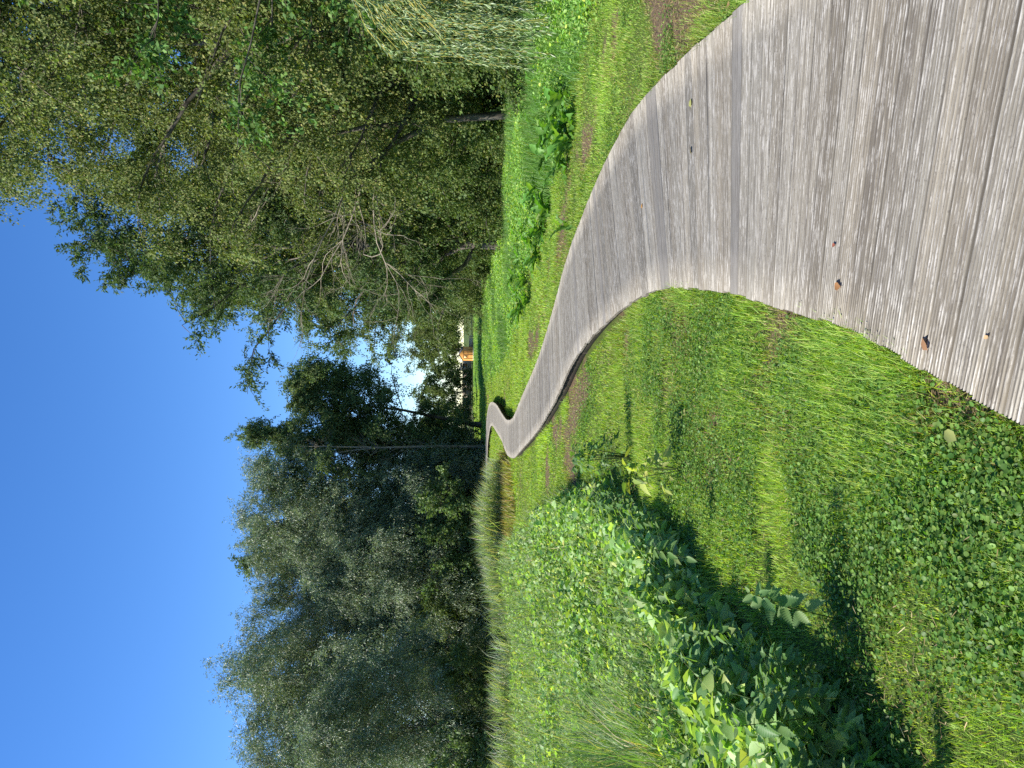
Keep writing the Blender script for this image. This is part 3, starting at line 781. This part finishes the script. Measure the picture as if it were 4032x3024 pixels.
GS = 'shrubs at the foot of the trees'
for (key, x_, y_, rz_, s_, nm_, lb) in (
    ('shrub', 7.6, 15.5, 0, .8, 'shrub', 'round shrub behind the big leaved comfrey'),
    ('shrub', 9.2, 18.5, 1, 1.0, 'shrub', 'dark shrub beneath the nearest tall birch'),
    ('shrub', 8.6, 23, 2, .95, 'shrub', 'grey green shrub at the edge of the meadow below the birch'),
    ('shrub', 8.4, 29, 3, 1.15, 'shrub', 'large feathery shrub under the dead bare branches'),
    ('shrub', 8.3, 37, 4, 1.1, 'shrub', 'shrub at the meadow edge below the goat willow'),
    ('shrub', 8.0, 47, 5, 1.1, 'shrub', 'pale shrub where the meadow narrows'),
    ('shrub', 8.6, 60, .5, 1.1, 'shrub', 'last shrub in the right row before the dark gap'),
    ('shrub', 9.8, 15.5, 2.2, 1.2, 'shrub', 'tall shrub between the weeping willow and the oak'),
    ('shrub', 10.4, 20, .7, 1.35, 'shrub', 'broad shrub filling the space under the nearest tall birch'),
    ('shrub', 9.9, 25.5, 4.4, 1.4, 'shrub', 'tall shrub behind the foot of the dead bare branches'),
    ('shrub', 9.4, 33, 5.4, 1.4, 'shrub', 'tall shrub below the dark ash'),
    ('sapling', -9.0, 53, 0, 1.1, 'poplar_sapling', 'pale leaved poplar sapling at the right end of the reeds'),
    ('sapling', -11.9, 53, 1, 1.15, 'poplar_sapling', 'pale leaved sapling beside the reeds under the olive willow'),
    ('sapling', -18.6, 39, 2, .9, 'poplar_sapling', 'bright sapling in the shade under the low left willow'),
    ('shrub', -15.5, 41, 2.5, 1.0, 'shrub', 'shrub behind the reeds between two low willows'),
    ('shrub', -22.5, 39, 3.5, 1.0, 'shrub', 'shaded shrub behind the reeds at the far left edge'),
    ('shrub', -7.0, 62, 1.5, 1.4, 'shrub', 'dark shrub in the shade under the pointed alder'),
    ('shrub', -9.5, 58, 2.2, 1.4, 'shrub', 'dark shrub in the shade under the round alder'),
    ('shrub', -13.5, 56, 3.2, 1.4, 'shrub', 'dark shrub under the grey green willow'),
    ('shrub', -19, 54, .2, 1.5, 'shrub', 'dark shrub under the tallest silver willow'),
    ('shrub', -25.5, 54, 4.2, 1.5, 'shrub', 'dark shrub under the leftmost willow')):
    plant_tree(key, nm_, lb, 'shrub' if nm_ == 'shrub' else 'sapling', x_, y_, rz_, s_, GS)

GG = 'trees around the far gardens'
for (x_, y_, rz_, s_, lb) in ((-.8, 132, 0, .98, 'yellow green garden tree seen through the gap beyond the pale fence'), (5.5, 140, 2, 1.15, 'garden tree behind the orange shed'),
    (-5.4, 88, 1, .62, 'sunlit round bush before the pale fence, right of the dark alders'), (-12, 128, 3, 1.2, 'garden tree beyond the pond trees'), (14, 128, 4, 1.3, 'garden tree at the back beside the shed'),
    (-30, 130, 5, 1.5, 'far garden tree behind the tallest willow'), (30, 125, 1, 1.6, 'far garden tree behind the ash')):
    plant_tree('garden_tree', 'garden_tree', lb, 'tree', x_, y_, rz_, s_, GG)

# bare branches
def bare_branch(st, d, L, r0, depth, rng, out, spread=.55, up=.05):
    n = 6
    P = [np.array(st, float)]; d = np.array(d, float)
    for i_ in range(n - 1):
        d = d + rng.normal(0, .16, 3) + np.array([0, 0, up]); d /= np.linalg.norm(d)
        P.append(P[-1] + d * L / (n - 1))
    P = np.array(P); out.append((P, np.linspace(r0, r0 * .45, n)))
    if depth > 0:
        for k in range(rng.integers(3, 6)):
            i_ = rng.integers(1, n); dd = nrm((d + rng.normal(0, spread, 3))[None])[0]
            bare_branch(P[i_], dd, L * rng.uniform(.4, .7), r0 * .5, depth - 1, rng, out, spread, up)
rb = np.random.default_rng(5)
out_l = []
for st, d, L in (((5.6, 25.2, 4.3), (-.9, .0, .38), 3.6), ((5.8, 25.5, 3.9), (-.95, -.1, .12), 3.9), ((5.6, 25.3, 3.6), (-.9, .1, -.08), 3.4), ((6.6, 25.4, 5.8), (-.8, .1, .25), 2.4), ((5.7, 25.2, 4.1), (-.9, -.1, .2), 3.2)):
    bare_branch(np.array(st) + [0, -4., .35], d, L * .84, .029, 3, rb, out_l, .42, .01)
root = empty('dead_branches', (7.6, 21.6, float(gz(7.6, 21.6))), 'pale dead bare branches sticking out of the birches over the meadow', 'dead tree')
offs = np.array([7.6, 21.6, float(gz(7.6, 21.6))])
tr = [(np.array([[7.6, 25.6, -.3], [7.4, 25.6, 1.8], [6.6, 25.4, 3.2], [5.8, 25.3, 3.8]]), np.array([.12, .10, .07, .04])), (np.array([[7.4, 25.6, 1.8], [7.1, 25.5, 4.], [6.6, 25.4, 5.8]]), np.array([.08, .06, .03])), (np.array([[6.6, 25.4, 3.2], [5.9, 25.3, 3.9], [5.6, 25.2, 4.3]]), np.array([.06, .05, .03]))]
V, T = tubes([(P + [0, -4., .35] - offs, r_) for P, r_ in tr], 6); link('trunk', mesh_from('dead_trunk', V, T, smooth=True), M_bark, root)
V, T = tubes([(P - offs, r_) for P, r_ in out_l], 4); link('branches', mesh_from('dead_twigs', V, T, smooth=True), M_palebark, root)
# thin bare tree among the alders
out_l = []
root = empty('bare_tree', (-4.85, 59.5, float(gz(-4.85, 59.5))), 'thin leafless tree with a pale straight trunk before the dark alders', 'dead tree')
P = np.array([[0, 0, -.2], [.05, 0, 4], [-.02, .05, 8], [.05, 0, 11], [.12, 0, 14.2]]); 
V, T = tubes([(P, np.array([.11, .09, .07, .045, .012])), (np.array([[.0, 0, 8.2], [-.25, 0, 10.5], [-.7, .1, 13.]]), np.array([.05, .035, .01]))], 7)
link('trunk', mesh_from('bare_trunk', V, T, smooth=True), M_palebark, root)
for k in range(34):
    z_ = rb.uniform(3.5, 13.2); a_ = rb.random() * 2 * pi
    bare_branch((0, 0, z_), (cos(a_) * .8, sin(a_) * .5, .75), rb.uniform(.8, 2.0) * (1.2 - z_ / 20), .018, 1 if k % 2 else 2, rb, out_l, .4, .08)
V, T = tubes(out_l, 3); link('branches', mesh_from('bare_twigs', V, T, smooth=True), M_palebark, root)

# weeping willow at the right edge: arching limbs and hanging fronds
rw = np.random.default_rng(21)
root = empty('weeping_willow', (7.6, 11.4, float(gz(7.6, 11.4))), 'weeping willow with long yellow stems trailing to the ground at the right edge', 'tree')
lines = [(np.array([[0, 0, -.3], [.1, 0, 1.5], [.0, .1, 2.4], [.3, 0, 3.6], [.6, .1, 5.5]]), np.array([.2, .17, .14, .09, .03]))]
stems = []; lp, ld = [], []
for k in range(190):
    a_ = pi + rw.normal(0, .75); ra = rw.uniform(1.0, 2.75)
    top = rw.uniform(1.9, 3.0) + (3.0 - ra) * .40
    tipx, tipy = cos(a_) * ra, sin(a_) * ra
    base_ = np.array([-.2 + cos(a_) * .25, sin(a_) * .25, top - .2])
    q = np.array([tipx * .95, tipy * .95, top + .1]); bot = .15 + 1.1 * rw.random() ** 2
    arch = bez(base_, np.array([tipx * .6, tipy * .6, top + .75]), q - np.array([0, 0, .45]), 6)
    sway = rw.normal(0, .16, 2)
    hang = np.array([[q[0] + sway[0] * t_, q[1] + sway[1] * t_, (q[2] - .45) * (1 - t_) + bot * t_] for t_ in np.linspace(.12, 1, 8)])
    hang[:, :2] += np.cumsum(rw.normal(0, .018, (8, 2)), 0)
    S = np.vstack([arch, hang]); stems.append((S, np.linspace(.0075, .003, len(S))))
    seg = np.linalg.norm(np.diff(S, axis=0), axis=1); cs = np.concatenate([[0], np.cumsum(seg)])
    m_ = int(cs[-1] * 48); u = rw.uniform(.15 * cs[-1], cs[-1], m_)
    pp = np.stack([np.interp(u, cs, S[:, i_]) for i_ in range(3)], 1)
    u2 = np.minimum(u + .05, cs[-1]); tt = nrm(np.stack([np.interp(u2, cs, S[:, i_]) for i_ in range(3)], 1) - pp + 1e-5)
    lp.append(pp); ld.append(nrm(tt + rw.normal(0, .38, (m_, 3)) + np.array([0, 0, -.35])))
V, T = tubes(lines, 9); link('trunk', mesh_from('weeping_trunk', V, T, smooth=True), M_bark, root)
V, T = tubes(stems, 4)
M_stem = noise_mat('yellow_stem', (.25, .22, .04), (.40, .34, .07), 12, .6)
link('stems', mesh_from('weeping_stems', V, T, smooth=True), M_stem, root)
lp = np.concatenate(lp); ld = np.concatenate(ld); n = len(lp)
c = palette(n, [(.15, .22, .075), (.20, .27, .11), (.27, .33, .19), (.11, .17, .05)], [4, 4, 3, 2], .14, rw)
V, T, C = leaves(lp, ld, nrm(rw.normal(0, 1, (n, 3)) + np.array([-.5, -.3, .3])), rw.uniform(.075, .13, n), rw.uniform(.013, .020, n), c, DIAMOND)
link('crown', mesh_from('weeping_crown', V, T, C), M_willow, root)

# ------------------------------------------------------------------ comfrey on the right
def comfrey(seed, nl=15, s_=1.):
    r = np.random.default_rng(seed)
    az = r.random(nl) * 2 * pi; el = r.uniform(.25, 1.15, nl)
    d = np.stack([np.cos(az) * np.cos(el), np.sin(az) * np.cos(el), np.sin(el)], 1)
    nn = nrm(np.stack([-np.cos(az) * np.sin(el), -np.sin(az) * np.sin(el), np.cos(el)], 1) + r.normal(0, .18, (nl, 3)))
    L = r.uniform(.28, .52, nl) * s_
    pos = np.stack([np.cos(az) * .04, np.sin(az) * .04, r.uniform(.02, .22, nl)], 1)
    c = palette(nl, [(.085, .185, .035), (.11, .22, .045), (.145, .25, .06)], [3, 3, 1], .1, r)
    V, T, C = leaves(pos, d, nn, L, L * r.uniform(.33, .44, nl), c, BIG)
    return mesh_from('comfrey', V, T, C, smooth=True)
CM = [comfrey(31), comfrey(32, 18, 1.05), comfrey(33, 12, .9), comfrey(34, 6, .6)]
for m_ in CM: m_.materials.append(M_herb)
spots = [(2190, 470, 1), (2225, 560, 0), (2150, 420, 2), (2180, 330, 1), (2215, 390, 0), (2140, 300, 2), (2110, 520, 1), (2150, 600, 2), (2205, 650, 2), (2100, 380, 0),
         (2090, 640, 0), (2065, 720, 1), (2110, 760, 0), (2140, 830, 1), (2090, 830, 2), (2070, 900, 0), (2120, 910, 1), (2085, 960, 2), (2045, 1020, 0), (2020, 1080, 1), (2055, 1100, 0), (2025, 1160, 2), (2040, 1215, 1), (2010, 1240, 0), (2165, 520, 0), (2130, 450, 1), (2120, 340, 0), (2100, 250, 1), (2160, 230, 2), (2075, 560, 2), (2060, 640, 1), (2050, 820, 0), (2040, 940, 2), (2100, 1010, 1), (2230, 470, 2), (2060, 1180, 0)]
for k, (px, py, v) in enumerate(spots):
    q = at(px + 25, py, -.02)
    o = link('comfrey_plant', CM[v], None, None, label='broad leaved comfrey plant in the weedy strip right of the boardwalk', category='plant', group='comfrey plants right of the boardwalk')
    o.location = (q[0], q[1], float(gz(q[0], q[1]))); o.rotation_euler = (0, 0, k * 1.7); sc_ = .78 + .22 * ((k * 37) % 5) / 5; o.scale = (sc_,) * 3
q = at(2255, 925, 0); 
o = link('comfrey_plant', CM[3], None, None, label='small lone broad leaved plant touching the right edge of the boardwalk', category='plant')
o.location = (q[0] + .12, q[1], float(gz(q[0], q[1])))

# ------------------------------------------------------------------ nettles and leafy weeds on the near bank
def nettle(seed, h, L0, npairs):
    r = np.random.default_rng(seed)
    bx, by = r.normal(0, .06, 2)
    zz = np.linspace(0, h, 7); t_ = zz / h
    P = np.stack([bx * t_ ** 2, by * t_ ** 2, zz], 1)
    stem = tubes([(P, np.linspace(.004, .0022, 7))], 5)
    pos, d, nn, L = [], [], [], []
    a0 = r.random() * pi
    for i_ in range(npairs):
        f = .30 + .70 * ((i_ + 1) / npairs) ** .55
        p = np.array([bx * f ** 2, by * f ** 2, h * f])
        for s_ in (0, pi):
            a_ = a0 + i_ * pi / 2 + s_ + r.normal(0, .2)
            el = -.20 + .75 * f ** 12 + r.normal(0, .2)
            dd = np.array([cos(a_) * cos(el), sin(a_) * cos(el), sin(el)])
            pos.append(p + dd * .018); d.append(dd)
            nn.append(np.array([-cos(a_) * sin(el), -sin(a_) * sin(el), cos(el)]) + r.normal(0, .15, 3))
            L.append(L0 * (1.1 - .6 * f ** 14) * r.uniform(.85, 1.15))
    n = len(pos); L = np.array(L)
    c = palette(n, [(.10, .18, .06), (.125, .21, .07), (.16, .24, .085)], [3, 3, 1], .1, r)
    V, T, C = leaves(np.array(pos), np.array(d), nrm(np.array(nn)), L, L * .62, c, SERR)
    return mesh_from('nettle_stem', *stem, col=np.broadcast_to([.10, .15, .04], (len(stem[0]), 3)), smooth=True), mesh_from('nettle_leaves', V, T, C)
NT_ = [nettle(41, .56, .088, 10), nettle(42, .66, .10, 11), nettle(43, .46, .078, 9), nettle(44, .60, .09, 10)]
for a_, b_ in NT_: a_.materials.append(M_herb); b_.materials.append(M_herb)
rnt = np.random.default_rng(77)
def put_nettle(x, y, v, rz, sc_, label, group):
    root = empty('nettle_plant', (x, y, float(gz(x, y)) - .02), label, 'nettle', group, rz, sc_)
    root.rotation_euler = (rnt.normal(0, .16), rnt.normal(0, .16), rz)
    link('stem', NT_[v][0], None, root); link('foliage', NT_[v][1], None, root)
put_nettle(*at(3330, 2800, -.05)[:2], 1, .3, .85, 'tallest nettle with a bright cross of toothed leaves in dark shade', None)
put_nettle(*at(3250, 2445, -.02)[:2], 3, 1.1, .85, 'nettle with spreading top leaves above its own shadow on the grass', None)
rn = np.random.default_rng(8)
for k in range(58):
    y_ = rn.uniform(2.5, 4.2) if k < 30 else rn.uniform(4, 8.5); x_ = float(xb(y_)) - abs(rn.normal(.1, .42)) + .16
    put_nettle(x_, y_, k % 4, rn.random() * 6, rn.uniform(.55, .85), 'stinging nettle among the leafy weeds on the left bank', 'nettles on the left bank')

# tall sedge clumps by the pond, left
def sedge(seed, n, hmax):
    r = np.random.default_rng(seed)
    a_ = r.random(n) * 2 * pi; ra = .22 * np.sqrt(r.random(n)); ln = np.abs(r.normal(.0, .22, n)) + .03
    pos = np.stack([np.cos(a_) * ra, np.sin(a_) * ra, np.zeros(n)], 1)
    d = np.stack([np.cos(a_) * np.sin(ln), np.sin(a_) * np.sin(ln), np.cos(ln)], 1)
    nn = nrm(np.stack([-np.cos(a_), -np.sin(a_), .2 + 0 * a_], 1) + r.normal(0, .5, (n, 3)))
    c = palette(n, [(.085, .155, .045), (.11, .18, .06), (.15, .21, .06), (.36, .29, .16), (.30, .22, .12)], [4, 4, 2, 1.2, .6], .15, r)
    V, T, C = leaves(pos, d, nn, hmax * r.uniform(.5, 1.1, n), r.uniform(.008, .015, n), c, BLADE, bend=r.uniform(.2, 2.2, n))
    m_ = mesh_from('sedge', V, T, C); m_.materials.append(M_herb); return m_
SM = [sedge(51, 240, 1.25), sedge(52, 150, 1.05)]
for k, (px, py, v, lb) in enumerate(((2560, 2960, 0, 'tall sedge clump with straw coloured dead blades at the left frame edge'), (2480, 2830, 1, 'upright sedge clump right of the tall straw flecked clump'), (2420, 3000, 0, 'sedge clump behind the tall straw flecked clump'), (2330, 2900, 1, 'farthest of the near sedge clumps by the pond'), (2650, 3080, 0, 'nearest sedge clump, half beyond the frame'))):
    q = at(px, py, -.35)
    o = link('sedge_clump', SM[v], None, None, label=lb, category='sedge', group='sedge clumps by the pond')
    o.location = (q[0], q[1], float(gz(q[0], q[1]))); o.rotation_euler = (0, 0, k)

# leafy bush weed throwing a shadow on the lawn, and a yellowing dock
def weed(seed, n, h, rad, cols, wts, L0):
    r = np.random.default_rng(seed)
    a_ = r.random(n) * 2 * pi; u = r.random(n) ** .6; ra = rad * np.sqrt(r.random(n)) * (1 - .45 * u)
    pos = np.stack([np.cos(a_) * ra, np.sin(a_) * ra, u * h + .03], 1)
    d = np.stack([np.cos(a_), np.sin(a_), r.normal(-.1, .4, n)], 1) + r.normal(0, .4, (n, 3))
    c = palette(n, cols, wts, .13, r); L = L0 * r.uniform(.6, 1.25, n)
    V, T, C = leaves(pos, d, nrm(np.array([-.2, 0, 1]) + r.normal(0, .4, (n, 3))), L, L * .62, c, HEART)
    st = [(np.array([[0, 0, -.03], [p[0] * .5, p[1] * .5, p[2] * .6], p]), np.array([.004, .003, .0015])) for p in pos[::6]]
    V2, T2 = tubes(st, 4); C2 = np.broadcast_to([.10, .14, .05], (len(V2), 3))
    V, T, C = merge([(V, T, C), (V2, T2, C2)])
    m_ = mesh_from('weed', V, T, C); m_.materials.append(M_herb); return m_
for px, py, arg, lb in ((2470, 1800, (61, 150, .62, .26, [(.08, .15, .045), (.11, .18, .06)], [1, 1], .075), 'leafy weed at the tip of the bank throwing a dark shadow on the lawn'),
                        (2700, 1850, (62, 34, .42, .18, [(.34, .36, .09), (.26, .30, .08), (.12, .19, .05)], [2, 2, 1], .10), 'yellowing broad leaved dock at the edge of the bank')):
    q = at(px, py, -.12)
    o = link('leafy_weed', weed(*arg), None, None, label=lb, category='plant'); o.location = (q[0], q[1], float(gz(q[0], q[1])))

# ------------------------------------------------------------------ fallen leaves
def fallen(px, py, L, colr, label, z=None, rz=0., tilt=.25, seed=0, t=OVAL):
    q = at(px, py, 0.)
    r = np.random.default_rng(seed)
    zz = .005 if z is None else z
    V, T, C = leaves(np.array([[-L / 2, 0, 0]]), np.array([[1., 0, .02]]), np.array([[0, r.normal(0, tilt), 1.]]), L, L * .62, np.array(colr), t, bend=np.array([.8]))
    st = tubes([(np.array([[-L / 2, 0, 0], [-L * .68, .005, .004]]), np.array([.0012, .001]))], 4)
    V, T, C = merge([(V, T, C), (st[0], st[1], np.broadcast_to(np.array(colr) * .7, (len(st[0]), 3)))])
    o = link('fallen_leaf', mesh_from('fallen_leaf', V, T, C), M_dry, None, label=label, category='leaf', group='fallen leaves')
    o.location = (q[0], q[1], zz); o.rotation_euler = (0, 0, rz)
BR = (.30, .15, .06)
fallen(3300, 1127, .062, BR, 'brown fallen leaf lying mid board, largest on the planks', rz=1.4, seed=1)
fallen(3645, 1355, .058, (.33, .18, .09), 'curled brown leaf near the left edge of the nearest planks', rz=.7, seed=2, tilt=.8)
fallen(3888, 1328, .022, (.42, .28, .14), 'tiny tan leaf scrap on the nearest planks', rz=2, seed=3)
fallen(2530, 810, .05, (.42, .22, .06), 'small orange leaf on the farther planks', rz=.2, seed=4)
fallen(2722, 405, .065, (.36, .36, .12), 'pale yellow green leaf near the right side of the planks', rz=.1, seed=5)
fallen(2722, 592, .06, (.16, .14, .07), 'dark withered leaf beside the pale yellow one', rz=.5, seed=6)
fallen(3286, 965, .03, (.30, .10, .06), 'small reddish leaf beyond the largest brown leaf', rz=1.5, seed=7)
fallen(3290, 1345, .085, (.10, .22, .03), 'fresh green leaf dropped on the bare soil by the boardwalk', z=-.03, rz=1.8, seed=8)
fallen(3740, 1715, .075, (.30, .33, .10), 'yellow leaf resting on the clover', z=0., rz=1.2, seed=9)
fallen(2866, 20, .07, (.42, .25, .12), 'orange leaf on the grass at the right of the boardwalk', z=-.0, rz=1.2, seed=10)
fallen(2670, 1620, .06, (.42, .36, .14), 'tan leaf lying on the lawn inside the bend', z=-.05, rz=.4, seed=11)

# ------------------------------------------------------------------ far gardens: shed, notice board, fence, low wall
M_orange = noise_mat('orange_timber', (.60, .25, .05), (.78, .38, .10), 5, .7, (1, 1, 8))
M_cream = noise_mat('cream_paint', (.62, .56, .44), (.75, .70, .58), 3, .7)
M_pale = noise_mat('pale_fence', (.42, .35, .28), (.58, .50, .42), 4, .8, (6, 1, 1))
M_tan = noise_mat('tan_render', (.42, .33, .20), (.54, .44, .28), 3, .85)
M_black = noise_mat('black_paint', (.010, .012, .011), (.02, .022, .02), 5, .5)
M_felt = noise_mat('roof_felt', (.05, .05, .05), (.10, .10, .10), 9, .9)
M_glass = noise_mat('dark_glass', (.02, .03, .028), (.04, .05, .045), 3, .15)
def part(name, bl, mat, parent):
    V, T = boxes(bl); return link(name, mesh_from(name, V, T), mat, parent)
Y0 = 118.; zg = float(gz(4.5, Y0))
shed = empty('garden_shed', (4.47, Y0, zg), 'small orange timber shed with a pointed roof beyond the lawn', 'shed', None, RAD(-18))
hw, ev, ap, dp = .92, 1.62, 2.16, 1.4
Vw = np.array([(-hw, 0, .08), (hw, 0, .08), (hw, 0, ev), (0, 0, ap), (-hw, 0, ev), (-hw, dp, .08), (hw, dp, .08), (hw, dp, ev), (0, dp, ap), (-hw, dp, ev)])
Tw = np.array([(0,1,2),(0,2,4),(2,3,4),(5,7,6),(5,9,7),(7,9,8),(0,4,9),(0,9,5),(1,6,7),(1,7,2)])
link('wall', mesh_from('shed_wall', Vw, Tw), M_orange, shed)
def slope(sx):
    a = np.array([(0, -.03, ap + .03), (sx * (hw + .12), -.03, ev - .04), (sx * (hw + .12), dp + .1, ev - .04), (0, dp + .1, ap + .03)])
    V = np.vstack([a, a + [0, 0, .05]]); Q = np.array([(0,1,2,3),(4,7,6,5),(0,4,5,1),(1,5,6,2),(2,6,7,3),(3,7,4,0)])
    return V, np.concatenate([Q[:, [0,1,2]], Q[:, [0,2,3]]])
V, T = boxes([slope(1), slope(-1)]); link('roof', mesh_from('shed_roof', V, T), M_felt, shed)
part('base', [(-hw - .02, hw + .02, -.03, dp, -.1, .08)], M_cream, shed)
M_brown = noise_mat('brown_trim', (.20, .085, .025), (.28, .12, .04), 5, .7)
part('frame', [(-.62, .62, -.03, -.002, 1.50, 1.56), (-.62, -.57, -.03, -.002, .12, 1.5), (.57, .62, -.03, -.002, .12, 1.5), (-.025, .025, -.032, -.002, .12, 1.5), (-.57, -.03, -.028, -.002, .86, .91), (.03, .57, -.028, -.002, .86, .91)], M_brown, shed)
part('window', [(-.5, -.1, -.02, -.002, 1.0, 1.42)], noise_mat('amber_pane', (.78, .46, .18), (.86, .56, .25), 5, .4), shed)
part('corner_trim', [(hw - .05, hw + .02, -.03, .03, .08, ev - .02)], M_black, shed)
zg2 = float(gz(3.1, 117))
nbd = empty('notice_board', (2.75, 119.5, zg2), 'black roofed notice board on two posts left of the orange shed', 'notice board')
part('post', [(-.42, -.36, -.03, .03, -.1, 1.75)], M_black, nbd); part('post', [(.36, .42, -.03, .03, -.1, 1.75)], M_black, nbd)
part('panel', [(-.36, .36, -.02, .02, .95, 1.7)], M_glass, nbd)
V = np.array([(-.62, -.3, 1.74), (.62, -.3, 1.74), (.62, .3, 1.74), (-.62, .3, 1.74), (-.5, 0, 2.05), (.5, 0, 2.05)])
link('roof', mesh_from('board_roof', V, np.array([(0,1,5),(0,5,4),(1,2,5),(2,3,4),(2,4,5),(3,0,4),(0,3,2),(0,2,1)])), M_black, nbd)
wl_ = empty('low_wall', (6.5, 119, zg), 'low tan wall right of the orange shed', 'wall')
part('wall_body', [(-1.0, 1.0, 0, .2, -.1, .62)], M_tan, wl_); part('coping', [(-1.03, 1.03, -.03, .23, .62, .68)], M_tan, wl_)
fn = empty('pale_fence', (-1.0, 136, float(gz(0, 136))), 'pale panelled garden fence under the yellow green tree', 'fence')
for k in range(6):
    x0 = -5.4 + k * 1.8
    part('panel', [(x0 + .06, x0 + 1.74, 0, .04, .1, 1.72)], M_pale, fn); part('post', [(x0 - .05, x0 + .05, -.04, .08, -.1, 1.8)], M_darkwood, fn)
plant_tree('shrub', 'shrub', 'garden shrub growing before the pale fence', 'shrub', .0, 131, 0, .5, GS)
plant_tree('shrub', 'shrub', 'flowering garden shrub between fence and notice board', 'shrub', 1.9, 130, 2, .45, GS)
